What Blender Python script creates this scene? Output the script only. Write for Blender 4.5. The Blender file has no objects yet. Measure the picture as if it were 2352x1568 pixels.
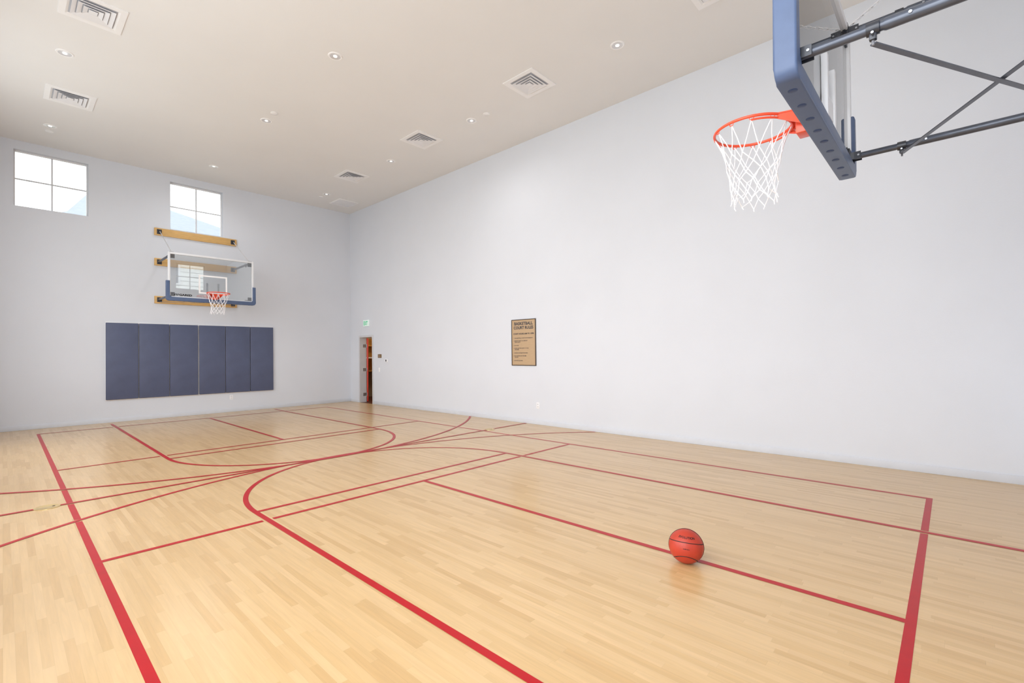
import bpy, bmesh, math, random
from mathutils import Vector, Matrix
random.seed(4)
C = bpy.context.scene.collection
S = bpy.context.scene
PI = math.pi
# ------------------------------------------------------------------ camera calibration
CH, YAW, PIT, ROL, FPX, OX, OY = 1.55393, 0.82020, 0.00953, -0.01029, 1087.32313, -3.81485, 15.15077
f0 = Vector((math.sin(YAW), math.cos(YAW), 0)); r0 = Vector((math.cos(YAW), -math.sin(YAW), 0)); u0 = Vector((0, 0, 1))
FW = math.cos(PIT)*f0 + math.sin(PIT)*u0; UPp = -math.sin(PIT)*f0 + math.cos(PIT)*u0
RT = math.cos(ROL)*r0 + math.sin(ROL)*UPp; UP = -math.sin(ROL)*r0 + math.cos(ROL)*UPp
def at(px, py, axis, val):
    """where the sight line of a photo pixel meets a real plane of the room"""
    d = FW + RT*((px-1176-OX)/FPX) - UP*((py-784-OY)/FPX)
    o = Vector((0, 0, CH)); t = (val-o[axis])/d[axis]
    return o + d*t
cd = bpy.data.cameras.new('camera'); cam = bpy.data.objects.new('camera', cd); C.objects.link(cam); S.camera = cam
M4 = Matrix.Identity(4)
for i in range(3):
    M4[i][0] = RT[i]; M4[i][1] = UP[i]; M4[i][2] = -FW[i]
M4[2][3] = CH
cam.matrix_world = M4
cd.sensor_width = 36; cd.lens = FPX/2352*36; cd.shift_x = -OX/2352; cd.shift_y = OY/2352; cd.clip_start = 0.05
S.view_settings.view_transform = 'Standard'
S.view_settings.look = 'None'
# ------------------------------------------------------------------ room measures
WX, WY, H = 7.86, 14.56, 6.203
CX, CY = 3.511, 6.872
WL, WN = -0.84, -0.796           # left wall, near wall
DR = 5.9095                      # rim centre from half-court
# ------------------------------------------------------------------ materials
def lin(c):
    return tuple(((v/255)/12.92 if v/255 <= .04045 else (((v/255)+.055)/1.055)**2.4) for v in c)
def pm(name, rgb, rough=.5, metal=0, var=.04, scale=6, bump=0, bscale=200, emit=None, estr=0, coat=0, spec=.5, stretch=(1,1,1)):
    m = bpy.data.materials.new(name); m.use_nodes = True; nt = m.node_tree; N = nt.nodes; L = nt.links
    b = N['Principled BSDF']; c = lin(rgb)
    tc = N.new('ShaderNodeTexCoord'); mp = N.new('ShaderNodeMapping'); mp.inputs['Scale'].default_value = stretch
    L.new(tc.outputs['Object'], mp.inputs[0])
    nz = N.new('ShaderNodeTexNoise'); nz.inputs['Scale'].default_value = scale; nz.inputs['Detail'].default_value = 4
    L.new(mp.outputs[0], nz.inputs['Vector'])
    cr = N.new('ShaderNodeValToRGB'); cr.color_ramp.elements[0].position = .3; cr.color_ramp.elements[1].position = .7
    cr.color_ramp.elements[0].color = tuple(max(0, v*(1-var)) for v in c)+(1,)
    cr.color_ramp.elements[1].color = tuple(min(1, v*(1+var)) for v in c)+(1,)
    L.new(nz.outputs[0], cr.inputs[0]); L.new(cr.outputs[0], b.inputs['Base Color'])
    b.inputs['Roughness'].default_value = rough; b.inputs['Metallic'].default_value = metal
    b.inputs['Specular IOR Level'].default_value = spec; b.inputs['Coat Weight'].default_value = coat
    if bump:
        n2 = N.new('ShaderNodeTexNoise'); n2.inputs['Scale'].default_value = bscale; n2.inputs['Detail'].default_value = 3
        L.new(mp.outputs[0], n2.inputs['Vector'])
        bp = N.new('ShaderNodeBump'); bp.inputs['Strength'].default_value = bump; bp.inputs['Distance'].default_value = .003
        L.new(n2.outputs[0], bp.inputs['Height']); L.new(bp.outputs[0], b.inputs['Normal'])
    if emit:
        b.inputs['Emission Color'].default_value = lin(emit)+(1,); b.inputs['Emission Strength'].default_value = estr
    return m
M = {}
M['wall'] = pm('wall_paint', (219,223,231), .7, var=.012, scale=1.2, bump=.25, bscale=90, spec=.25)
M['ceil'] = pm('ceiling_paint', (232,232,232), .8, var=.012, scale=.8, bump=.2, bscale=80, spec=.2)
M['base'] = pm('baseboard_vinyl', (214,218,226), .5, var=.02)
M['white'] = pm('white_metal', (236,236,238), .4, var=.01)
M['winbar'] = pm('window_bar_grey', (212,214,218), .5, var=.01)
M['lampwhite'] = pm('trim_white', (242,242,243), .35, var=.01)
M['louver'] = pm('louver_white', (232,233,237), .45, var=.02)
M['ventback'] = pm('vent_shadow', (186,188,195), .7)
M['ventdark'] = pm('vent_dark', (120,120,126), .7)
M['red'] = pm('court_red', (176,14,24), .34, var=.05, scale=9, spec=.3)
M['orange'] = pm('rim_orange', (240,86,54), .35, var=.03, scale=20, coat=.2)
M['net'] = pm('net_cord', (246,246,250), .8, var=.02, scale=80)
M['black'] = pm('black_steel', (54,57,65), .35, metal=.3, var=.15, scale=30, coat=.2)
M['strut'] = pm('strut_steel', (78,84,97), .33, metal=.4, var=.12, scale=14, coat=.2)
M['bolt'] = pm('bolt_zinc', (150,152,158), .3, metal=.9, var=.05, scale=50)
M['chain'] = pm('chain_zinc', (225,225,228), .35, metal=.5, var=.05, scale=50)
M['pad'] = pm('pad_vinyl', (80,98,132), .42, var=.05, scale=12, bump=.1, bscale=300)
M['slot'] = pm('pad_slot', (48,68,108), .5)
M['mat'] = pm('mat_vinyl', (82,90,118), .48, var=.09, scale=3, bump=.5, bscale=12)
M['alu'] = pm('white_frame', (232,234,238), .35, var=.02, metal=.1)
M['print'] = pm('white_print', (245,246,248), .4, var=.01)
M['ink'] = pm('black_ink', (24,24,28), .5)
M['wood'] = pm('oak_board', (212,170,106), .45, var=.14, scale=5, stretch=(1.5,1,22))
M['shelfwood'] = pm('shelf_wood', (176,124,52), .5, var=.2, scale=5, stretch=(1.5,1,12))
M['signtan'] = pm('sign_tan', (190,162,128), .45, metal=.15, var=.04, scale=10, stretch=(1,1,12))
M['signdark'] = pm('sign_dark', (66,52,42), .45)
M['signink'] = pm('sign_ink', (48,50,60), .5)
M['green'] = pm('exit_green', (20,160,110), .4, emit=(30,190,130), estr=.4)
M['exitface'] = pm('exit_face', (226,240,236), .4, emit=(225,245,240), estr=.15)
M['plate'] = pm('switch_plate', (244,244,246), .35, var=.01)
M['slotdark'] = pm('socket_dark', (90,90,95), .5)
M['brown'] = pm('plaque_brown', (120,92,58), .4)
M['frame'] = pm('door_frame_grey', (208,209,213), .45, var=.02)
M['doorred'] = pm('door_red', (206,60,44), .4, var=.04)
M['hinge'] = pm('hinge_steel', (176,178,182), .3, metal=.7)
M['closet'] = pm('closet_paint', (170,148,120), .8)
M['closetfloor'] = pm('closet_floor', (96,52,34), .5)
M['brass'] = pm('brass_cover', (214,186,130), .3, metal=.5, var=.08, scale=20)
M['seam'] = pm('ball_seam', (20,16,16), .6)
M['roof'] = pm('roof_shingle', (172,180,192), .8, var=.08, scale=3, stretch=(1,1,9))
M['lens'] = pm('lamp_lens', (235,235,235), .2, metal=.2, emit=(255,250,244), estr=.9)
M['cone'] = pm('lamp_reflector', (222,222,224), .25, metal=.3)
M['grass'] = pm('outside_ground', (130,134,124), .9, var=.15)
# siding with procedural lap lines
def siding():
    m = pm('lap_siding', (226,222,212), .7); nt = m.node_tree; N = nt.nodes; L = nt.links
    w = N.new('ShaderNodeTexWave'); w.bands_direction = 'Z'; w.wave_profile = 'SAW'; w.inputs['Scale'].default_value = 1.1
    tc = N.new('ShaderNodeTexCoord'); L.new(tc.outputs['Object'], w.inputs['Vector'])
    cr = N.new('ShaderNodeValToRGB'); cr.color_ramp.elements[0].color = lin((165,164,160))+(1,); cr.color_ramp.elements[1].color = lin((242,242,238))+(1,)
    cr.color_ramp.elements[0].position = .05; cr.color_ramp.elements[1].position = .25
    L.new(w.outputs[0], cr.inputs[0]); L.new(cr.outputs[0], N['Principled BSDF'].inputs['Base Color'])
    return m
M['siding'] = siding()
def glassmat(name, tint, base):
    m = bpy.data.materials.new(name); m.use_nodes = True; nt = m.node_tree; N = nt.nodes; L = nt.links
    for n in list(N):
        if n.type != 'OUTPUT_MATERIAL': N.remove(n)
    out = [n for n in N if n.type == 'OUTPUT_MATERIAL'][0]
    tr = N.new('ShaderNodeBsdfTransparent'); tr.inputs[0].default_value = tint+(1,)
    gl = N.new('ShaderNodeBsdfGlossy'); gl.inputs['Roughness'].default_value = .01
    fr = N.new('ShaderNodeFresnel'); fr.inputs[0].default_value = 1.5
    ad = N.new('ShaderNodeMath'); ad.operation = 'MULTIPLY_ADD'; ad.inputs[1].default_value = 1.2; ad.inputs[2].default_value = base; ad.use_clamp = True
    mx = N.new('ShaderNodeMixShader')
    L.new(fr.outputs[0], ad.inputs[0]); L.new(ad.outputs[0], mx.inputs[0]); L.new(tr.outputs[0], mx.inputs[1]); L.new(gl.outputs[0], mx.inputs[2])
    L.new(mx.outputs[0], out.inputs[0])
    return m
M['glass'] = glassmat('backboard_glass', (.93,.955,.965), .22)
M['pane'] = glassmat('window_glass', (.97,.98,.98), .0)
def floormat():
    m = bpy.data.materials.new('maple_floor'); m.use_nodes = True; nt = m.node_tree; N = nt.nodes; L = nt.links
    b = N['Principled BSDF']
    tc = N.new('ShaderNodeTexCoord'); sp = N.new('ShaderNodeSeparateXYZ'); L.new(tc.outputs['Object'], sp.inputs[0])
    def mt(op, a, c=None, d=None):
        n = N.new('ShaderNodeMath'); n.operation = op
        for i, v in enumerate((a, c, d)):
            if v is None: continue
            if isinstance(v, (int, float)): n.inputs[i].default_value = v
            else: L.new(v, n.inputs[i])
        return n.outputs[0]
    xs = mt('DIVIDE', sp.outputs[0], .045); xi = mt('FLOOR', xs)
    w1 = N.new('ShaderNodeTexWhiteNoise'); w1.noise_dimensions = '1D'; L.new(xi, w1.inputs['W'])
    ys = mt('ADD', mt('DIVIDE', sp.outputs[1], .65), mt('MULTIPLY', w1.outputs[0], 13.7)); yi = mt('FLOOR', ys)
    cb = N.new('ShaderNodeCombineXYZ'); L.new(xi, cb.inputs[0]); L.new(yi, cb.inputs[1])
    w2 = N.new('ShaderNodeTexWhiteNoise'); w2.noise_dimensions = '2D'; L.new(cb.outputs[0], w2.inputs['Vector'])
    cr = N.new('ShaderNodeValToRGB'); e = cr.color_ramp.elements
    e[0].color = lin((200,162,109))+(1,); e[1].color = lin((216,181,131))+(1,); e[0].position = 0; e[1].position = 1
    e2 = cr.color_ramp.elements.new(.3); e2.color = lin((208,172,120))+(1,)
    L.new(w2.outputs[0], cr.inputs[0])
    mp = N.new('ShaderNodeMapping'); mp.inputs['Scale'].default_value = (30, 1.8, 1); L.new(tc.outputs['Object'], mp.inputs[0])
    ad = N.new('ShaderNodeVectorMath'); ad.operation = 'ADD'; L.new(mp.outputs[0], ad.inputs[0]); L.new(w2.outputs[1], ad.inputs[1])
    nz = N.new('ShaderNodeTexNoise'); nz.inputs['Scale'].default_value = 1.6; nz.inputs['Detail'].default_value = 6; nz.inputs['Distortion'].default_value = .6
    L.new(ad.outputs[0], nz.inputs['Vector'])
    g = N.new('ShaderNodeMapRange'); g.inputs[1].default_value = .3; g.inputs[2].default_value = .75; g.inputs[3].default_value = .92; g.inputs[4].default_value = 1.05
    L.new(nz.outputs[0], g.inputs[0])
    fx = mt('FRACT', xs); ed = mt('MINIMUM', fx, mt('SUBTRACT', 1.0, fx))
    sm = mt('MULTIPLY', mt('LESS_THAN', ed, .025), .06)
    fy = mt('FRACT', ys); sy = mt('MULTIPLY', mt('LESS_THAN', fy, .003), .10)
    k = mt('SUBTRACT', g.outputs[0], mt('MAXIMUM', sm, sy))
    mx = N.new('ShaderNodeVectorMath'); mx.operation = 'SCALE'; L.new(cr.outputs[0], mx.inputs[0]); L.new(k, mx.inputs['Scale'])
    L.new(mx.outputs[0], b.inputs['Base Color'])
    n3 = N.new('ShaderNodeTexNoise'); n3.inputs['Scale'].default_value = 1.3; n3.inputs['Detail'].default_value = 5; L.new(tc.outputs['Object'], n3.inputs['Vector'])
    r = N.new('ShaderNodeMapRange'); r.inputs[3].default_value = .30; r.inputs[4].default_value = .44; L.new(n3.outputs[0], r.inputs[0])
    L.new(r.outputs[0], b.inputs['Roughness'])
    b.inputs['Specular IOR Level'].default_value = .75
    b.inputs['Coat Weight'].default_value = .45; b.inputs['Coat Roughness'].default_value = .2
    bp = N.new('ShaderNodeBump'); bp.inputs['Strength'].default_value = .06; bp.inputs['Distance'].default_value = .002
    L.new(nz.outputs[0], bp.inputs['Height']); L.new(bp.outputs[0], b.inputs['Normal'])
    return m
M['floor'] = floormat()
def ballmat():
    m = pm('ball_leather', (184,58,38), .42, var=.08, scale=9); nt = m.node_tree; N = nt.nodes; L = nt.links
    tc = N.new('ShaderNodeTexCoord'); v = N.new('ShaderNodeTexVoronoi'); v.inputs['Scale'].default_value = 260
    L.new(tc.outputs['Object'], v.inputs['Vector'])
    bp = N.new('ShaderNodeBump'); bp.inputs['Strength'].default_value = .5; bp.inputs['Distance'].default_value = .001; bp.invert = True
    L.new(v.outputs[0], bp.inputs['Height']); L.new(bp.outputs[0], N['Principled BSDF'].inputs['Normal'])
    return m
M['ball'] = ballmat()
# ------------------------------------------------------------------ mesh helpers
def box(bm, lo, hi, bev=0, seg=2, mat=None):
    lo = Vector(lo); hi = Vector(hi); c = (lo+hi)/2; s = hi-lo
    g = bmesh.ops.create_cube(bm, size=1, matrix=Matrix.Translation(c) @ Matrix.Diagonal((abs(s.x), abs(s.y), abs(s.z), 1)))
    vs = g['verts']
    if bev:
        es = list({e for v in vs for e in v.link_edges})
        r = bmesh.ops.bevel(bm, geom=es, offset=bev, segments=seg, profile=.5, affect='EDGES')
        vs = list({v for f in r['faces'] for v in f.verts} | {v for v in vs if v.is_valid})
    if mat is not None: bmesh.ops.transform(bm, matrix=mat, verts=[v for v in vs if v.is_valid])
    return vs
def frame_of(d):
    d = d.normalized(); a = Vector((0,0,1)) if abs(d.z) < .9 else Vector((1,0,0))
    x = d.cross(a).normalized(); return x, d.cross(x).normalized()
def polytube(bm, pts, r, n=8, closed=False, caps=True):
    pts = [Vector(p) for p in pts]; m = len(pts); rings = []; px = None
    for i, p in enumerate(pts):
        if closed: t = pts[(i+1) % m]-pts[i-1]
        else: t = pts[min(i+1, m-1)]-pts[max(i-1, 0)]
        t.normalize()
        if px is None: x, y = frame_of(t)
        else:
            x = (px - t*px.dot(t)).normalized(); y = t.cross(x).normalized()
        px = x
        rr = r[i] if isinstance(r, (list, tuple)) else r
        rings.append([bm.verts.new(p + x*rr*math.cos(2*PI*k/n) + y*rr*math.sin(2*PI*k/n)) for k in range(n)])
    for i in range(m if closed else m-1):
        A = rings[i]; B = rings[(i+1) % m]
        for k in range(n):
            bm.faces.new((A[k], A[(k+1) % n], B[(k+1) % n], B[k]))
    if caps and not closed:
        bm.faces.new(list(reversed(rings[0]))); bm.faces.new(rings[-1])
def tube(bm, a, b, r, n=14): polytube(bm, [a, b], r, n)
def lathe(bm, prof, n=28, loc=(0,0,0), mat=None):
    """profile of (radius, z), turned about z"""
    loc = Vector(loc); rings = []; allv = []
    for r, z in prof:
        if r < 1e-5: v = [bm.verts.new(loc+Vector((0,0,z)))]
        else: v = [bm.verts.new(loc+Vector((r*math.cos(2*PI*k/n), r*math.sin(2*PI*k/n), z))) for k in range(n)]
        rings.append(v); allv += v
    for A, B in zip(rings, rings[1:]):
        for k in range(n):
            a = A[k % len(A)]; a2 = A[(k+1) % len(A)]; b = B[k % len(B)]; b2 = B[(k+1) % len(B)]
            fs = []
            for v in (a, a2, b2, b):
                if v not in fs: fs.append(v)
            if len(fs) > 2: bm.faces.new(fs)
    if mat is not None: bmesh.ops.transform(bm, matrix=mat, verts=allv)
def prism(bm, poly, y0, y1, bev=0):
    """polygon in xz extruded along y"""
    a = [bm.verts.new((x, y0, z)) for x, z in poly]; b = [bm.verts.new((x, y1, z)) for x, z in poly]
    fs = [bm.faces.new(a), bm.faces.new(list(reversed(b)))]
    n = len(poly)
    for i in range(n): fs.append(bm.faces.new((a[i], b[i], b[(i+1) % n], a[(i+1) % n])))
    if bev:
        es = [e for f in fs[:2] for e in f.edges]
        bmesh.ops.bevel(bm, geom=es, offset=bev, segments=3, profile=.5, affect='EDGES')
def obj(name, bm, m, parent=None, smooth=True, kind=None, label=None, cat=None, group=None, loc=None):
    bmesh.ops.recalc_face_normals(bm, faces=bm.faces)
    me = bpy.data.meshes.new(name); bm.to_mesh(me); bm.free()
    if m: me.materials.append(M[m] if isinstance(m, str) else m)
    if smooth:
        for p in me.polygons: p.use_smooth = True
        me.set_sharp_from_angle(angle=math.radians(38))
    o = bpy.data.objects.new(name, me); C.objects.link(o)
    if parent: o.parent = parent
    if loc: o.location = loc
    tag(o, label, cat, group, kind)
    return o
def tag(o, label=None, cat=None, group=None, kind=None):
    if label: o['label'] = label
    if cat: o['category'] = cat
    if group: o['group'] = group
    if kind: o['kind'] = kind
def thing(name, label, cat, loc=(0,0,0), rotz=0, group=None):
    o = bpy.data.objects.new(name, None); C.objects.link(o); o.location = loc; o.rotation_euler = (0,0,rotz); o.empty_display_size = .1
    tag(o, label, cat, group); return o
def dup(root, loc, label, rotz=None):
    r = root.copy(); C.objects.link(r); r.location = loc
    if rotz is not None: r.rotation_euler = (0,0,rotz)
    r['label'] = label
    for ch in list(root.children):
        c = ch.copy(); C.objects.link(c); c.parent = r
        for g in list(ch.children):
            d = g.copy(); C.objects.link(d); d.parent = c
    return r
B = bmesh.new
def textmesh(s, size, bold=0.0, spacing=1.0, align='LEFT', extrude=0.0):
    cu = bpy.data.curves.new('t', 'FONT'); cu.body = s; cu.size = size; cu.offset = bold; cu.space_character = spacing
    cu.align_x = align; cu.extrude = extrude; cu.resolution_u = 3
    o = bpy.data.objects.new('t', cu); C.objects.link(o)
    bpy.context.view_layer.update()
    me = bpy.data.meshes.new_from_object(o.evaluated_get(bpy.context.evaluated_depsgraph_get()))
    bpy.data.objects.remove(o); bpy.data.curves.remove(cu)
    return me
def text(bm, s, size, org, right, up, bold=0.0, spacing=1.0, align='LEFT', width=None):
    me = textmesh(s, size, bold, spacing, align)
    right = Vector(right); up = Vector(up); org = Vector(org)
    k = 1.0
    if width:
        xs = [v.co.x for v in me.vertices]; k = width/(max(xs)-min(xs))
    vs = [bm.verts.new(org + right*v.co.x*k + up*v.co.y) for v in me.vertices]
    for p in me.polygons:
        try: bm.faces.new([vs[i] for i in p.vertices])
        except ValueError: pass
    bpy.data.meshes.remove(me)
# ------------------------------------------------------------------ room shell
def wall_grid(name, plane, v0, v1, us, zs, holes, m='wall'):
    """wall slab between v0..v1 on the plane axis, cut on us/zs, cells inside holes skipped"""
    bm = B()
    for i in range(len(us)-1):
        for j in range(len(zs)-1):
            uc = (us[i]+us[i+1])/2; zc = (zs[j]+zs[j+1])/2
            if any(a < uc < b and c < zc < d for a, b, c, d in holes): continue
            if plane == 1: box(bm, (us[i], v0, zs[j]), (us[i+1], v1, zs[j+1]))
            else: box(bm, (v0, us[i], zs[j]), (v1, us[i+1], zs[j+1]))
    bmesh.ops.remove_doubles(bm, verts=bm.verts, dist=1e-5)
    # drop faces shared by neighbouring cells
    seen = {}
    for f in bm.faces:
        key = tuple(round(c, 4) for c in f.calc_center_median()); seen.setdefault(key, []).append(f)
    bmesh.ops.delete(bm, geom=[f for fs in seen.values() if len(fs) > 1 for f in fs], context='FACES_ONLY')
    return obj(name, bm, m, smooth=False, kind='structure')
T = .22
bm = B(); box(bm, (WL-T, WN-T, -.2), (WX+T, WY+T, 0)); floor = obj('floor', bm, 'floor', smooth=False, kind='structure')
bm = B(); box(bm, (WL-T, WN-T, H), (WX+T, WY+T, H+.2)); obj('ceiling', bm, 'ceil', smooth=False, kind='structure')
# windows of the far wall
def rect_back(q):
    P = [at(x, y, 1, WY) for x, y in q]
    return (P[0].x+P[3].x)/2, (P[1].x+P[2].x)/2, (P[2].z+P[3].z)/2, (P[0].z+P[1].z)/2
w1 = rect_back([(31,342),(203,375),(203,496),(31,471)])
w2 = rect_back([(391,420),(512,441),(512,542),(391,526)])
w2 = (w2[0], w2[1], w1[2], w1[3])
us = sorted({WL-T, WX+T, w1[0], w1[1], w2[0], w2[1]}); zs = [0, w1[2], w1[3], H]
wall_grid('wall_back', 1, WY, WY+T, us, zs, [w1, w2])
def window(name, x0, x1, z0, z1, yo, sgn):
    """framed window with cross bars, set at the outer side of the wall"""
    bm = B(); f = .025; a, b = yo, yo+sgn*.05
    lo, hi = min(a, b), max(a, b)
    box(bm, (x0, lo, z0), (x0+f, hi, z1), .003); box(bm, (x1-f, lo, z0), (x1, hi, z1), .003)
    box(bm, (x0+f, lo, z0), (x1-f, hi, z0+f), .003); box(bm, (x0+f, lo, z1-f), (x1-f, hi, z1), .003)
    w = obj(name, bm, 'white', kind='structure')
    xm = (x0+x1)/2; zm = (z0+z1)/2+.0; t = .014
    bm = B(); box(bm, (xm-t, lo+.01, z0+f), (xm+t, hi-.01, z1-f)); obj('window_bar', bm, 'winbar', w)
    bm = B(); box(bm, (x0+f, lo+.012, zm-t), (x1-f, hi-.012, zm+t)); obj('window_bar', bm, 'winbar', w)
    bm = B(); ym = (lo+hi)/2; box(bm, (x0+f-.005, ym-.003, z0+f-.005), (x1-f+.005, ym+.003, z1-f+.005)); obj('pane', bm, 'pane', w, smooth=False)
    return w
window('window_1', *w1, WY+.11, 1); window('window_2', *w2, WY+.11, 1)
# near wall with its mirrored windows
w3 = (2*CX-w1[1], 2*CX-w1[0], w1[2], w1[3]); w4 = (2*CX-w2[1], 2*CX-w2[0], w1[2], w1[3])
us = sorted({WL-T, WX+T, w3[0], w3[1], w4[0], w4[1]})
wall_grid('wall_front', 1, WN-T, WN, us, zs, [w3, w4])
window('window_3', *w3, WN-.11, -1); window('window_4', *w4, WN-.11, -1)
# unseen left wall with invented daylight openings that hold added lamps
LH = [(-.4, 3.6, 1.0, 5.4), (4.6, 7.8, 1.0, 5.4), (8.9, 12.1, 1.0, 5.4)]
wall_grid('wall_left', 0, WL-T, WL, [WN, -.4, 3.6, 4.6, 7.8, 8.9, 12.1, WY], [0, 1.0, 5.4, H], LH)
for i, (a, b, c, d) in enumerate(LH):
    bm = B(); f = .05
    box(bm, (WL-.16, a, c), (WL-.10, a+f, d)); box(bm, (WL-.16, b-f, c), (WL-.10, b, d)); box(bm, (WL-.16, a+f, c), (WL-.10, b-f, c+f)); box(bm, (WL-.16, a+f, d-f), (WL-.10, b-f, d))
    obj('window_%d' % (5+i), bm, 'white', kind='structure')  # frames of the invented openings, added around the fill lamps
# right wall with door opening
DY0, DY1, DZ = 13.20, 13.97, 2.10
wall_grid('wall_right', 0, WX, WX+T, [WN, DY0, DY1, WY], [0, DZ, H], [(DY0, DY1, 0, DZ)])
# baseboards
def baseboard(name, lo, hi):
    bm = B(); box(bm, lo, hi, .003); obj(name, bm, 'base', kind='structure')
baseboard('baseboard_back', (WL, WY-.012, 0), (WX-.012, WY, .10))
baseboard('baseboard_right', (WX-.012, WN, 0), (WX, DY0-.06, .10)); baseboard('baseboard_corner', (WX-.012, DY1+.06, 0), (WX, WY-.012, .10))
baseboard('baseboard_left', (WL, WN, 0), (WL+.012, WY-.012, .10))
# ------------------------------------------------------------------ closet behind the door
cx0, cx1, cy0, cy1, cz = WX+T, WX+T+1.7, 12.5, 15.6, 2.6
bm = B(); box(bm, (WX, DY0, -.2), (cx0+.001, DY1, .002)); box(bm, (cx0, cy0, -.2), (cx1, cy1, .002))
obj('floor_closet', bm, 'closetfloor', smooth=False, kind='structure')
bm = B(); box(bm, (cx1, cy0, 0), (cx1+.1, cy1, cz)); box(bm, (cx0, cy1, 0), (cx1+.1, cy1+.1, cz)); box(bm, (cx0, cy0-.1, 0), (cx1+.1, cy0, cz)); box(bm, (WX+T-.02, WY+T, 0), (cx0, cy1, cz))
obj('wall_closet', bm, 'closet', smooth=False, kind='structure')
bm = B(); box(bm, (cx0, cy0, cz), (cx1, cy1, cz+.1)); obj('ceiling_closet', bm, 'closet', smooth=False, kind='structure')
# door
bm = B(); fw = .05
for y0_, y1_ in ((DY0-fw, DY0+.012), (DY1-.012, DY1+fw)):
    box(bm, (WX-.016, y0_, 0), (WX-.001, y1_, DZ+fw), .002)
box(bm, (WX-.016, DY0+.012, DZ-.012), (WX-.001, DY1-.012, DZ+fw), .002)
box(bm, (WX-.001, DY0, 0), (WX+T, DY0+.012, DZ-.012)); box(bm, (WX-.001, DY1-.012, 0), (WX+T, DY1, DZ-.012)); box(bm, (WX-.001, DY0, DZ-.012), (WX+T, DY1, DZ))
door = obj('door_1', bm, 'frame', kind='structure')
bm = B(); ang = math.radians(31.0)
LM = Matrix.Translation((WX+T+.01, DY1-.02, 0)) @ Matrix.Rotation(-ang, 4, 'Z')
box(bm, (0, .0, .02), (.045, .82, DZ-.03), .003, mat=LM)
leaf = obj('door_leaf', bm, 'doorred', door)
for z in (.25, 1.05, 1.82):
    bm = B(); box(bm, (WX+.10, DY1-.017, z-.05), (WX+T+.012, DY1-.012, z+.05)); tube(bm, (WX+T+.012, DY1-.022, z-.055), (WX+T+.012, DY1-.022, z+.055), .008, 10)
    obj('hinge', bm, 'hinge', door)
# shelving in the closet
sh = thing('storage_shelf', 'wooden storage shelf inside the closet behind the open door', 'shelf', (8.95, 15.4, 0))
for z in (.95, 1.42, 1.85):
    bm = B(); box(bm, (-.8, -.3, z-.02), (.7, .18, z+.02), .002); obj('shelf_board', bm, 'white' if z == 1.42 else 'shelfwood', sh)
for x in (-.8, .66):
    bm = B(); box(bm, (x, -.3, 0), (x+.04, .18, 2.1), .002); obj('side_panel', bm, 'shelfwood', sh)
bm = B(); box(bm, (-.76, .165, .95), (.66, .18, 2.1)); obj('back_panel', bm, 'shelfwood', sh)
# ------------------------------------------------------------------ court markings (parts of the floor)
LW = .0254; ZL = .0010
def strip(bm, a, b, w=LW):
    a = Vector(a+(ZL,)); b = Vector(b+(ZL,)); d = (b-a).normalized(); n = Vector((-d.y, d.x, 0))*w
    bm.faces.new([bm.verts.new(p) for p in (a-n, b-n, b+n, a+n)])
def arc(bm, c, r, a0, a1, n=96, w=LW, clip=None):
    pv = None
    for i in range(n+1):
        a = a0+(a1-a0)*i/n; d = Vector((math.cos(a), math.sin(a), 0)); p = Vector((c[0], c[1], ZL))
        if clip and not (clip[0] <= (p+d*r).x <= clip[1]): pv = None; continue
        v = (bm.verts.new(p+d*(r-w)), bm.verts.new(p+d*(r+w)))
        if pv: bm.faces.new((pv[0], pv[1], v[1], v[0]))
        pv = v
KEY = 1.804; R3 = 5.956; PBX = 3.023; PBY = 6.68; KIT = 2.13; FT = 1.808; G = .045
def mark(name, bm):
    global ZL
    o = obj(name, bm, 'red', floor, smooth=False)
    if o.data.polygons and o.data.polygons[0].normal.z < 0: o.data.flip_normals()
    ZL += .00025
    return o
def cutline(name, axis, fixed, a, b, cuts):
    bm = B(); ps = [a]
    for c in sorted(cuts):
        if a < c < b: ps += [c-G, c+G]
    ps.append(b)
    for i in range(0, len(ps), 2):
        if axis == 'x': strip(bm, (ps[i], fixed), (ps[i+1], fixed))
        else: strip(bm, (fixed, ps[i]), (fixed, ps[i+1]))
    mark(name, bm)
dy3 = math.sqrt(R3**2-PBX**2)
ycuts = [CY-DR+dy3, CY+DR-dy3, CY]
cutline('sideline', 'y', CX-PBX, CY-PBY-LW, CY+PBY+LW, ycuts)
cutline('sideline', 'y', CX+PBX, CY-PBY-LW, CY+PBY+LW, ycuts)
for s in (-1, 1):
    cutline('baseline', 'x', CY+s*PBY, CX-PBX+LW, CX+PBX-LW, [CX-KEY, CX+KEY])
    cutline('kitchen_line', 'x', CY+s*KIT, CX-PBX+LW, CX+PBX-LW, [CX-KEY, CX+KEY])
    a, b = sorted((CY+s*KIT, CY+s*PBY)); cutline('service_line', 'y', CX, a+LW, b-LW, [])
    bm = B(); strip(bm, (CX-KEY+LW, CY+s*FT), (CX+KEY-LW, CY+s*FT)); mark('free_throw_line', bm)
    bm = B()
    for q in (-1, 1):
        strip(bm, (CX+q*KEY, CY+s*FT), (CX+q*KEY, CY+s*7.33))
    arc(bm, (CX, CY+s*FT), KEY, PI if s < 0 else 0, 0 if s < 0 else -PI)
    mark('key_line', bm)
    bm = B(); cyy = CY+s*DR
    arc(bm, (CX, cyy), R3, 0.1 if s < 0 else -.1, PI-.1 if s < 0 else -PI+.1, 160, clip=(WL+.02, WX-.02)); mark('three_point_line', bm)
bm = B(); strip(bm, (WL+.02, CY), (WX-.02, CY)); mark('center_line', bm)
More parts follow.
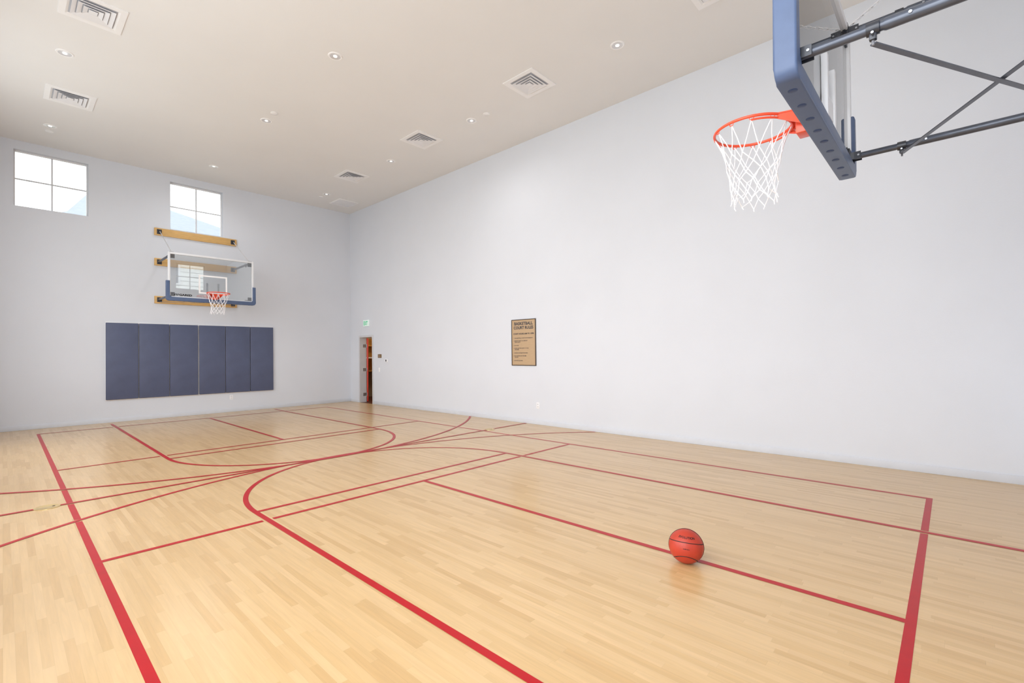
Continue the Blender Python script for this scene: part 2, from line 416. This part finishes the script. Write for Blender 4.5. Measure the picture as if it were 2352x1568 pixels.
# round brass covers set over the net post sockets
for (px, py, lab) in ((108, 1165, 'round brass floor cover beside the left red sideline'), (1125, 986, 'round brass floor cover near the base of the right wall')):
    p = at(px, py, 2, 0); t = thing('floor_cover', lab, 'floor cover', (p.x, p.y, 0), 0, 'brass floor covers on the half court line')
    bm = B(); lathe(bm, [(0, .006), (.085, .006), (.088, .0075), (.102, .006), (.104, .0004)], 32); obj('plate', bm, 'brass', t)
    bm = B(); lathe(bm, [(0, .007), (.012, .007), (.012, .006)], 12, (.05, 0, 0)); obj('keyhole', bm, 'seam', t)
# ------------------------------------------------------------------ basketball hoop, built once in wall coordinates
RIMY = -(WY-(CY+DR))             # rim centre y in local coordinates
BF = RIMY+.381+.020              # board face
def make_hoop(label):
    t = thing('basketball_hoop', label, 'basketball hoop', (CX, WY, 2.97), 0, 'wall mounted basketball hoops')
    Z = -2.97
    def O(name, bm, m, parent=t, **k):
        bmesh.ops.translate(bm, verts=bm.verts, vec=(0, 0, Z)); return obj(name, bm, m, parent, **k)
    for z in (4.68, 3.92, 2.97):
        bm = B(); box(bm, (-.93, -.042, z-.092), (.93, -.001, z+.092), .004); mb = O('mounting_board', bm, 'wood')
        for s in (-1, 1):
            bm = B(); x = s*.83
            box(bm, (x-.05, -.050, z-.06), (x+.05, -.042, z+.06), .003); box(bm, (x-.012, -.10, z-.035), (x+.012, -.05, z+.035), .003)
            for q in (-.035, .035):
                for q2 in (-.042, .042): tube(bm, (x+q, -.05, z+q2), (x+q, -.058, z+q2), .009, 6)
            O('wall_bracket', bm, 'black', mb)
    yb = BF+.045
    for z in (3.92, 2.975):
        for s in (-1, 1):
            bm = B(); x = s*.84
            polytube(bm, [(x, yb+.01, z), (x, -1.0, z), (x, -.99, z), (x, -.09, z)], [.022, .022, .026, .026], 18)
            st = O('strut', bm, 'strut')
            bm = B(); yc = -1.036
            tube(bm, (x, yc-.024, z), (x, yc+.024, z), .029, 16); box(bm, (x-.013, yc-.014, z-.052), (x+.013, yc+.014, z-.02), .004)
            O('clamp', bm, 'black', st)
            for a, b, r_ in (((x-.034, yc, z-.03), (x+.034, yc, z-.03), .006), ((x-.030, yc+.13, z), (x+.030, yc+.13, z), .007), ((x, yc, z-.03), (x, yc, z-.074), .006), ((x-.034, yb+.05, z), (x+.034, yb+.05, z), .007)):
                bm = B(); tube(bm, a, b, r_, 8); O('bolt', bm, 'bolt', st)
            bm = B(); box(bm, (x-.045, yb-.012, z-.06), (x+.045, yb, z+.06), .003); box(bm, (x-.031, yb-.001, z-.026), (x-.026, yb+.065, z+.026)); box(bm, (x+.026, yb-.001, z-.026), (x+.031, yb+.065, z+.026))
            O('board_bracket', bm, 'black', st)
    # horizontal cross braces between the lower struts
    for s, dz in ((-1, -.052), (1, -.064)):
        bm = B(); a = Vector((s*.84, -1.036, 2.975+dz)); b = Vector((-s*.84, -.14, 2.975+dz)); d = (b-a).normalized(); n = Vector((-d.y, d.x, 0))*.013
        vs = [bm.verts.new(p) for p in (a-n, b-n, b+n, a+n)]; f = bm.faces.new(vs)
        e = bmesh.ops.extrude_face_region(bm, geom=[f]); bmesh.ops.translate(bm, verts=[v for v in e['geom'] if isinstance(v, bmesh.types.BMVert)], vec=(0, 0, -.006))
        O('cross_brace', bm, 'strut')
    # board frame
    x1, z0, z1 = .915, 2.90, 3.97
    bm = B(); y0, y1 = BF, BF+.045; w = .045
    box(bm, (-x1, y0, z0), (-x1+w, y1, z1), .004); box(bm, (x1-w, y0, z0), (x1, y1, z1), .004)
    box(bm, (-x1+w-.001, y0, z0), (x1-w+.001, y1, z0+w), .004); box(bm, (-x1+w-.001, y0, z1-w), (x1-w+.001, y1, z1), .004)
    fr = O('board_frame', bm, 'alu')
    bm = B(); box(bm, (-x1+w-.01, BF+.012, z0+w-.01), (x1-w+.01, BF+.024, z1-w+.01)); gl = O('glass_board', bm, 'glass', smooth=False)
    bm = B()   # painted target square
    def rim_rect(a, b, c, d, w_, y):
        box(bm, (a, y, c), (a+w_, y+.001, d)); box(bm, (b-w_, y, c), (b, y+.001, d)); box(bm, (a+w_, y, c), (b-w_, y+.001, c+w_)); box(bm, (a+w_, y, d-w_), (b-w_, y+.001, d))
    rim_rect(-.305, .305, 3.05, 3.50, .035, BF+.010)
    O('target_square', bm, 'print', gl, smooth=False)
    bm = B(); text(bm, 'GARED', .062, (-.70, BF+.0095, 2.965), (1,0,0), (0,0,1), bold=.003, width=.26)
    for k in range(3):
        a = Vector((-.80+.03*k, BF+.0095, 2.965)); bm.faces.new([bm.verts.new(a+Vector(q)) for q in ((0,0,0), (.018,0,0), (.036,0,.045), (.018,0,.045))])
    O('board_lettering', bm, 'ink', gl, smooth=False)
    for s in (-1, 1):
        for z in (z0+.09, z1-.09):
            bm = B(); box(bm, (s*.84-.06, BF+.024, z-.05), (s*.84+.06, BF+.033, z+.05), .002); O('corner_plate', bm, 'black')
    for a, b in (((-.14, BF+.026, z0+.01), (-.10, BF+.06, z0+.42)), ((.10, BF+.026, z0+.01), (.14, BF+.06, z0+.42)), ((-.10, BF+.03, z0+.08), (.10, BF+.05, z0+.2))):
        bm = B(); box(bm, a, b, .003); O('rim_support', bm, 'alu')
    # pad
    def ring(xo, zo, rr, n=7, flip=1):
        return [(flip*(xo-rr+rr*math.sin(PI/2*k/n)), zo+rr-rr*math.cos(PI/2*k/n)) for k in range(n+1)]
    out = ring(.955, 2.838, .06); inn = ring(.885, 2.925, .03)
    poly = [(-.955, 3.30)] + [(-x, z) for x, z in reversed(out)] + out + [(.955, 3.30), (.885, 3.30)] + list(reversed(inn)) + [(-x, z) for x, z in inn] + [(-.885, 3.30)]
    bm = B(); prism(bm, poly, BF-.036, BF+.066, .012); pd = O('edge_pad', bm, 'pad')
    for k in range(9):
        bm = B(); x = -.80+.2*k
        lathe(bm, [(0, 2.8345), (.018, 2.8345), (.022, 2.8365), (.022, 2.8385)], 14, mat=Matrix.Translation((x, BF+.014, 0)))
        O('pad_slot', bm, 'slot', pd)
    # rim
    ry = RIMY; RR = .2286+.009; bm = B()
    polytube(bm, [(RR*math.cos(2*PI*k/56), ry+RR*math.sin(2*PI*k/56), 3.048-.009) for k in range(56)], .0095, 10, closed=True)
    rim = O('rim', bm, 'orange')
    bm = B(); polytube(bm, [(RR*math.cos(a), ry+RR*math.sin(a), 3.016) for a in [PI*.08+PI*.84*k/20 for k in range(21)]], .007, 8)
    O('lower_ring', bm, 'orange', rim)
    bm = B(); fy = BF-.012
    vs = [bm.verts.new(p) for p in ((-.085, fy, 3.048), (.085, fy, 3.048), (.15, ry+.190, 3.046), (.06, ry+.236, 3.046), (-.06, ry+.236, 3.046), (-.15, ry+.190, 3.046))]
    f = bm.faces.new(vs); e = bmesh.ops.extrude_face_region(bm, geom=[f]); bmesh.ops.translate(bm, verts=[v for v in e['geom'] if isinstance(v, bmesh.types.BMVert)], vec=(0, 0, -.008))
    for s in (-1, 1):   # side gussets
        vs = [bm.verts.new(p) for p in ((s*.085, fy, 3.044), (s*.145, ry+.190, 3.044), (s*.145, ry+.190, 3.008), (s*.085, fy, 2.92))]
        f = bm.faces.new(vs); e = bmesh.ops.extrude_face_region(bm, geom=[f]); bmesh.ops.translate(bm, verts=[v for v in e['geom'] if isinstance(v, bmesh.types.BMVert)], vec=(-s*.006, 0, 0))
    box(bm, (-.09, BF-.012, 2.915), (.09, BF-.001, 3.06), .004); box(bm, (-.06, BF-.13, 2.915), (.06, BF-.010, 3.042), .008)
    O('rim_bracket', bm, 'orange', rim)
    for q in (-.03, .03):
        bm = B(); tube(bm, (q, BF-.129, 2.95), (q, BF-.137, 2.95), .008, 6); O('bracket_bolt', bm, 'bolt', rim)
    for k in range(12):    # net hooks
        bm = B()
        a = 2*PI*(k+.5)/12; c = Vector((RR*math.cos(a), ry+RR*math.sin(a), 3.030)); tg = Vector((-math.sin(a), math.cos(a), 0))
        polytube(bm, [c-tg*.014, c-tg*.009+Vector((0,0,-.013)), c+tg*.009+Vector((0,0,-.013)), c+tg*.014], .0028, 6)
        O('net_hook', bm, 'orange', rim)
    # net
    bm = B(); rows = [(.234, -.026), (.182, -.19), (.162, -.258), (.150, -.320), (.143, -.382), (.140, -.440), (.142, -.492)]
    rnd = random.Random(7); pts = []
    for j, (r_, z_) in enumerate(rows):
        row = []
        for k in range(12):
            a = 2*PI*(k+.5+.5*(j % 2))/12 + (rnd.uniform(-.09, .09) if j else 0)
            rr = r_+(rnd.uniform(-.009, .009) if j else 0)
            row.append(Vector((rr*math.cos(a)-(.004*j), ry+rr*math.sin(a), 3.048+z_+(rnd.uniform(-.015, .015) if j else 0))))
        pts.append(row)
    for j in range(len(rows)-1):
        for k in range(12):
            for k2 in ((k, (k-1) % 12) if j % 2 == 0 else (k, (k+1) % 12)):
                a = pts[j][k]; b = pts[j+1][k2]; mid = (a+b)/2
                if j == 0: mid += Vector((mid.x, mid.y-ry, 0)).normalized()*-.008
                polytube(bm, [a, mid, b], .0032, 6)
    for j in range(1, len(rows)):
        for k in range(12):
            bmesh.ops.create_icosphere(bm, subdivisions=1, radius=.0056, matrix=Matrix.Translation(pts[j][k]) @ Matrix.Diagonal((1, 1, 1.5, 1)))
    for k in range(12):   # short cord ends at the bottom
        a = pts[-1][k]; polytube(bm, [a, a+Vector((rnd.uniform(-.01, .01), rnd.uniform(-.01, .01), -.02))], .0034, 6)
    O('net', bm, 'net')
    # safety chains from the top board down to the board corners
    for s in (-1, 1):
        a = Vector((s*.83, -.10, 4.68)); b = Vector((s*.83, BF+.05, 3.955)); L_ = (b-a).length; n = int(L_/.032); bm = B()
        d = (b-a).normalized(); x, y = frame_of(d)
        for k in range(n):
            c = a+d*(L_*(k+.5)/n); u = x if k % 2 else y
            polytube(bm, [c+d*.021*math.cos(2*PI*q/10)+u*.010*math.sin(2*PI*q/10) for q in range(10)], .0032, 5, closed=True)
        O('chain', bm, 'chain')
    return t
far = make_hoop('glass backboard and orange hoop mounted on the far wall above the navy mats')
near = dup(far, (CX, WN, 2.988), 'large nearby basketball hoop with blue edge pad and dark steel struts, top right', PI)
# ------------------------------------------------------------------ wall mats
mx0, pitch = 1.640, .624; zb, zt = .535, 2.362
labs = ['leftmost navy wall mat under the far hoop', 'second navy wall mat counted from the left end', 'third navy wall mat from the left, just left of the wider pale gap',
        'fourth navy wall mat from the left, just right of the wider pale gap', 'fifth navy wall mat, next to the rightmost one', 'rightmost navy wall mat, nearest the room corner']
bm = B()
box(bm, (-.312, -.010, 0), (.312, 0, 1.875), .002)
m0 = thing('wall_mat', labs[0], 'wall mat', (mx0+pitch/2, WY, zb-.025), 0, 'navy wall mats below the far hoop')
obj('backing_board', bm, 'white', m0)
bm = B(); box(bm, (-.305, -.058, .026), (.305, -.010, 1.848), .012, 3)
obj('pad', bm, 'mat', m0)
for k in range(1, 6):
    dup(m0, (mx0+pitch*(k+.5)+(.016 if k > 2 else 0), WY, zb-.025), labs[k])
# ------------------------------------------------------------------ items on walls
# rules sign on the right wall
sy0, sy1, sz0, sz1 = 6.565, 7.276, 1.262, 2.29
sg = thing('wall_sign', 'tan framed court rules sign with dark lettering on the right wall', 'sign', (WX, (sy0+sy1)/2, (sz0+sz1)/2))
w, h = (sy1-sy0)/2, (sz1-sz0)/2
bm = B(); box(bm, (-.012, -w+.012, -h+.012), (0, w-.012, h-.012)); obj('panel', bm, 'signtan', sg, smooth=False)
bm = B(); fwd = .016
box(bm, (-.022, -w, -h), (0, -w+fwd, h), .003); box(bm, (-.022, w-fwd, -h), (0, w, h), .003); box(bm, (-.022, -w+fwd, -h), (0, w-fwd, -h+fwd), .003); box(bm, (-.022, -w+fwd, h-fwd), (0, w-fwd, h), .003)
obj('sign_frame', bm, 'signdark', sg)
RI = (0, -1, 0); UPV = (0, 0, 1); xx = -.0135
def sline(*a, **k):
    bm = B(); text(bm, *a, **k); obj('lettering', bm, 'signink', sg, smooth=False)
sline('BASKETBALL', .092, (xx, 0, h-.125), RI, UPV, bold=.003, align='CENTER', width=.545)
sline('COURT RULES', .088, (xx, 0, h-.215), RI, UPV, bold=.003, align='CENTER', width=.575)
sline('COURT HOURS 6AM TO 10PM', .044, (xx, 0, h-.335), RI, UPV, bold=.0015, align='CENTER', width=.60)
lines = [(.425, '1. THE BASKETBALL COURT IS FOR RESIDENTS'), (.485, '2. RESIDENTS MUST ACCOMPANY'), (.515, '    THEIR GUESTS'), (.590, '3. NO FOOD'),
         (.650, '4. PLEASE USE THE COURT AT YOUR'), (.680, '    OWN RISK'), (.755, '5. PROPER SHOES MUST BE WORN'), (.820, '6. NO HANGING ON THE RIMS'), (.850, '    OR NETS'), (.925, '7. NO PETS ALLOWED')]
for dz, s in lines:
    sline(s, .027, (xx, w-.06, h-dz), RI, UPV, bold=.0006)
# exit sign
ex = thing('exit_sign', 'small white exit sign with green letters above the closet door', 'exit sign', (WX, 13.53, 2.53))
bm = B(); box(bm, (-.045, -.155, -.10), (0, .155, .10), .006); obj('housing', bm, 'exitface', ex)
bm = B(); text(bm, 'EXIT', .17, (-.047, 0, -.06), RI, UPV, bold=.005, align='CENTER', width=.24); obj('lettering', bm, 'green', ex, smooth=False)
# plaque, thermostat, switch, sockets
pl = thing('wall_plaque', 'small brown plaque on the wall just right of the closet door', 'wall sign', (WX, 12.79, 1.49))
bm = B(); box(bm, (-.010, -.10, -.055), (0, .10, .055), .003); obj('plate', bm, 'brown', pl)
for z in (-.022, .012):
    bm = B(); box(bm, (-.0115, -.07, z), (-.010, .07, z+.012)); obj('raised_lettering', bm, 'signtan', pl)
th = thing('wall_thermostat', 'small white thermostat with a dark display right of the plaque', 'thermostat', (WX, 12.41, 1.355))
bm = B(); box(bm, (-.028, -.06, -.05), (0, .06, .05), .006); obj('case', bm, 'plate', th)
bm = B(); box(bm, (-.030, -.028, -.028), (-.028, .028, .028)); obj('display', bm, 'signink', th)
sw = thing('light_switch', 'white light switch below the brown plaque', 'switch', (WX, 12.82, 1.07))
bm = B(); box(bm, (-.008, -.045, -.065), (0, .045, .065), .003); obj('plate', bm, 'plate', sw)
bm = B(); box(bm, (-.013, -.016, -.032), (-.008, .016, .032), .002); obj('rocker', bm, 'louver', sw)
def outlet(loc, rotz, lab):
    t = thing('wall_outlet', lab, 'outlet', loc, rotz, 'white wall outlets')
    bm = B(); box(bm, (-.042, -.007, -.065), (.042, 0, .065), .003); obj('plate', bm, 'plate', t)
    for z in (-.027, .027):
        bm = B(); box(bm, (-.018, -.010, z-.018), (.018, -.007, z+.018), .004); s = obj('socket', bm, 'louver', t)
        for q in (-.009, .006):
            bm = B(); box(bm, (q, -.0105, z-.006), (q+.003, -.0099, z+.008)); obj('slot', bm, 'slotdark', s, smooth=False)
outlet((4.30, WY, .405), 0, 'white outlet on the far wall below the navy mats')
outlet((WX, 6.53, .41), PI/2*-1, 'white outlet low on the right wall under the tan sign')
# ------------------------------------------------------------------ ceiling fittings
def make_vent(loc, lab):
    t = thing('ceiling_vent', lab, 'air vent', loc, 0, 'square louvered ceiling vents'); s = .33
    def sq(bm, a, za, b, zb_):
        v = [[bm.verts.new((x*r, y*r, z)) for x, y in ((-1,-1),(1,-1),(1,1),(-1,1))] for r, z in ((a, za), (b, zb_))]
        for k in range(4): bm.faces.new((v[0][k], v[0][(k+1) % 4], v[1][(k+1) % 4], v[1][k]))
    bm = B(); sq(bm, s, 0, s, -.012); sq(bm, s, -.012, s-.07, -.014); sq(bm, s-.07, -.014, s-.095, -.003); bmesh.ops.remove_doubles(bm, verts=bm.verts, dist=1e-5); obj('frame', bm, 'lampwhite', t, smooth=False)
    bm = B(); box(bm, (-s+.05, -s+.05, -.0025), (s-.05, s-.05, -.0005)); obj('backing', bm, 'ventback', t, smooth=False)
    for a in (.218, .160, .102):
        bm = B(); sq(bm, a, -.022, a-.048, -.006); sq(bm, a, -.024, a-.048, -.008); sq(bm, a, -.022, a, -.024); bmesh.ops.remove_doubles(bm, verts=bm.verts, dist=1e-5); obj('louver', bm, 'louver', t, smooth=False)
    bm = B(); box(bm, (-.045, -.045, -.022), (.045, .045, -.016)); obj('center_plate', bm, 'louver', t, smooth=False)
    return t
vx = [Vector((.83, 8.40, H)), at(161, 225, 2, H), at(1216, 192, 2, H), at(968, 321, 2, H), at(808, 405, 2, H), Vector((6.15, 2.13, H))]
vl = ['louvered ceiling vent cut by the top edge of the photo at upper left', 'louvered ceiling vent at left between two downlights', 'largest fully visible square ceiling vent beside the right wall',
      'square ceiling vent in the middle of the row along the right wall', 'square ceiling vent second from the far corner', 'ceiling vent cut by the top edge, next to the near hoop']
v0 = make_vent((vx[0].x, vx[0].y, H), vl[0])
for p, l in zip(vx[1:], vl[1:]): dup(v0, (p.x, p.y, H), l)
p = at(790, 466, 2, H); rg = thing('ceiling_grille', 'flat pale return air grille on the ceiling at the far corner', 'air grille', (p.x, p.y, H))
bm = B(); box(bm, (-.32, -.32, -.012), (.32, .32, 0), .003); obj('frame', bm, 'lampwhite', rg)
for k in range(23):
    bm = B(); box(bm, (-.28, -.28+.024*k, -.016), (.28, -.268+.024*k, -.012)); obj('slat', bm, 'louver', rg, smooth=False)
def make_light(loc, lab):
    t = thing('recessed_downlight', lab, 'ceiling light', loc, 0, 'recessed round ceiling downlights')
    bm = B(); lathe(bm, [(.080, -.0015), (.080, -.008), (.086, -.011), (.102, -.008), (.108, 0)], 32); obj('trim_ring', bm, 'lampwhite', t)
    bm = B(); lathe(bm, [(.081, -.008), (.050, -.002), (0, -.002)], 28); obj('reflector', bm, 'cone', t)
    bm = B(); lathe(bm, [(.030, -.003), (.028, -.009), (.014, -.012), (0, -.013)], 20); obj('bulb', bm, 'lens', t)
    return t
dl = [((149,122), 'round downlight between the two left ceiling vents'), ((770,129), 'round downlight at the upper middle of the ceiling'), ((1418,104), 'round downlight nearest the hoop in the right of the ceiling'),
      ((612,277), 'round downlight in the middle ceiling below the upper middle one'), ((1083,277), 'round downlight between the two larger square vents on the right'), ((115,289), 'round downlight just above the left window'),
      ((491,382), 'round downlight on the ceiling above the middle window'), ((898,370), 'round downlight between the two smaller square vents on the right'), ((750,446), 'round downlight closest to the far corner grille')]
LP = []
d0 = None
for (q, l) in dl:
    p = at(q[0], q[1], 2, H); LP.append(p)
    if d0 is None: d0 = make_light((p.x, p.y, H), l)
    else: dup(d0, (p.x, p.y, H), l)
sp = [((630,260), 'small white sprinkler cover beside the middle downlight'), ((1117,262), 'small white sprinkler cover right of the downlight between the larger vents'),
      ((113,301), 'small white sprinkler cover just below the leftmost downlight'), ((738,452), 'small white sprinkler cover left of the far corner downlight')]
s0 = None
for q, l in sp:
    p = at(q[0], q[1], 2, H)
    if s0 is None:
        s0 = thing('ceiling_sprinkler_cover', l, 'ceiling sprinkler', (p.x, p.y, H), 0, 'sprinkler covers in the ceiling')
        bm = B(); lathe(bm, [(0, -.012), (.060, -.012), (.066, -.008), (.066, 0)], 24); obj('cover_plate', bm, 'lampwhite', s0)
    else: dup(s0, (p.x, p.y, H), l)
# ------------------------------------------------------------------ the ball
BR = .1215
p = at(1576, 1253, 2, BR)
bt = thing('basketball', 'orange basketball with black seams resting on the red center line', 'basketball', (p.x, p.y, 0))
bm = B(); bmesh.ops.create_uvsphere(bm, u_segments=64, v_segments=40, radius=BR)
bl = obj('ball_skin', bm, 'ball', bt, loc=(0, 0, BR))
az = math.atan2(-p.x, p.y)
Rb = Matrix.Rotation(az, 3, 'Z') @ Matrix.Rotation(math.radians(-4), 3, 'X') @ Matrix.Rotation(math.radians(3), 3, 'Y')
def sph(lon, lat, r=BR):
    return Rb @ Vector((r*math.cos(lat)*math.sin(lon), -r*math.cos(lat)*math.cos(lon), r*math.sin(lat)))
n = 96
def seam(pts):
    bm = B(); polytube(bm, pts, .0026, 6, closed=True); obj('seam', bm, 'seam', bt, loc=(0, 0, BR))
# great circle seen as the upper band, another one near the right edge, two curved side seams
R_ = math.radians
seam([sph(2*PI*k/n, R_(16-10*math.cos(2*PI*k/n+PI)), BR) for k in range(n)])
seam([sph(R_(86), 2*PI*k/n, BR) for k in range(n)])
seam([sph(2*PI*k/n, -R_(34-14*math.cos(4*PI*k/n)), BR) for k in range(n)])
me = textmesh('EVOLUTION', .024, .0008, 1.0, 'CENTER'); bm = B(); bm.from_mesh(me)
bmesh.ops.triangulate(bm, faces=bm.faces)
bmesh.ops.subdivide_edges(bm, edges=bm.edges, cuts=1)
for v in bm.verts:
    lat = R_(39)+v.co.y/BR; lon = v.co.x/BR/math.cos(R_(42))*.85
    v.co = sph(lon, lat, BR*1.004)
obj('lettering', bm, 'seam', bt, smooth=False, loc=(0, 0, BR))
me = textmesh('GAME BALL', .009, .0003, 1.0, 'CENTER'); bm = B(); bm.from_mesh(me); bmesh.ops.triangulate(bm, faces=bm.faces)
for v in bm.verts: v.co = sph(v.co.x/BR, R_(4)+v.co.y/BR, BR*1.004)
obj('small_lettering', bm, 'seam', bt, smooth=False, loc=(0, 0, BR))
# ------------------------------------------------------------------ outside
bm = B(); box(bm, (-60, -60, -.9), (70, 90, -.6)); obj('ground', bm, 'grass', smooth=False, kind='structure')
hs = thing('house', 'neighbouring house with a pale grey roof seen through the far windows', 'building', (4, 30, -.6))
prof = [(-5.5, 7.1), (-1.95, 8.96), (-1.23, 9.96), (-.3, 10.7), (2.0, 9.84), (4.45, 9.32), (6.5, 7.2)]
bm = B(); prism(bm, [(-5.5, 6.9)]+prof+[(6.5, 6.9)], 0, 8); obj('roof', bm, 'roof', hs, smooth=False)
bm = B(); box(bm, (-5.0, .5, 0), (6.0, 7.5, 6.9)); obj('wall', bm, 'siding', hs, smooth=False)
h2 = thing('house', 'tall house with cream lap siding standing outside the near wall', 'building', (7, -9, -.6))
bm = B(); box(bm, (-4, -6, 0), (8, 0, 11)); obj('wall', bm, 'siding', h2, smooth=False)
bm = B(); prism(bm, [(-4.5, 11), (8.5, 11), (2, 13)], -6.5, .4); obj('roof', bm, 'roof', h2, smooth=False)
for x in (-.2, 3.4):
    bm = B(); box(bm, (x-.8, .0, 6.6), (x+.8, .06, 8.2), .01); wf = obj('window', bm, 'white', h2)
    for q in (-.68, .03):
        bm = B(); box(bm, (x+q, .06, 6.72), (x+q+.65, .07, 8.08)); obj('pane', bm, 'ventdark', wf, smooth=False)
# ------------------------------------------------------------------ light
W = bpy.data.worlds.new('world'); S.world = W; W.use_nodes = True; nt = W.node_tree; bg = nt.nodes['Background']
tc = nt.nodes.new('ShaderNodeTexCoord'); gr = nt.nodes.new('ShaderNodeSeparateXYZ'); cr = nt.nodes.new('ShaderNodeValToRGB')
nt.links.new(tc.outputs['Generated'], gr.inputs[0]); nt.links.new(gr.outputs[2], cr.inputs[0]); nt.links.new(cr.outputs[0], bg.inputs[0])
cr.color_ramp.elements[0].color = (1, 1, 1, 1); cr.color_ramp.elements[1].color = (.88, .94, 1, 1)
bg.inputs[1].default_value = 3.3
def area(name, loc, rot, sx, sy, power, col=(1, 1, 1)):
    l = bpy.data.lights.new(name, 'AREA'); l.shape = 'RECTANGLE'; l.size = sx; l.size_y = sy; l.energy = power; l.color = col
    o = bpy.data.objects.new(name, l); C.objects.link(o); o.location = loc; o.rotation_euler = rot; return o
for (a, b, c, d), pw in zip(LH, (160, 90, 80)):
    area('daylight_fill', (WL-.05, (a+b)/2, (c+d)/2), (0, -PI/2, 0), d-c-.1, b-a-.1, pw, (.975, .985, 1))  # area lamps added in the invented left openings as fill light
for i in (1, 4, 6):
    p = LP[i]
    l = bpy.data.lights.new('lamp', 'SPOT'); l.energy = 60; l.spot_size = math.radians(170); l.spot_blend = 1; l.shadow_soft_size = .12; l.color = (1, .98, .95)
    o = bpy.data.objects.new('lamp', l); C.objects.link(o); o.location = (p.x, p.y, H-.06)
l = bpy.data.lights.new('closet_fill', 'POINT'); l.energy = 30; l.shadow_soft_size = .1; l.color = (1, .9, .75)  # added unseen fill light that brightens the closet interior
o = bpy.data.objects.new('closet_fill', l); C.objects.link(o); o.location = (8.7, 14.0, 2.4)
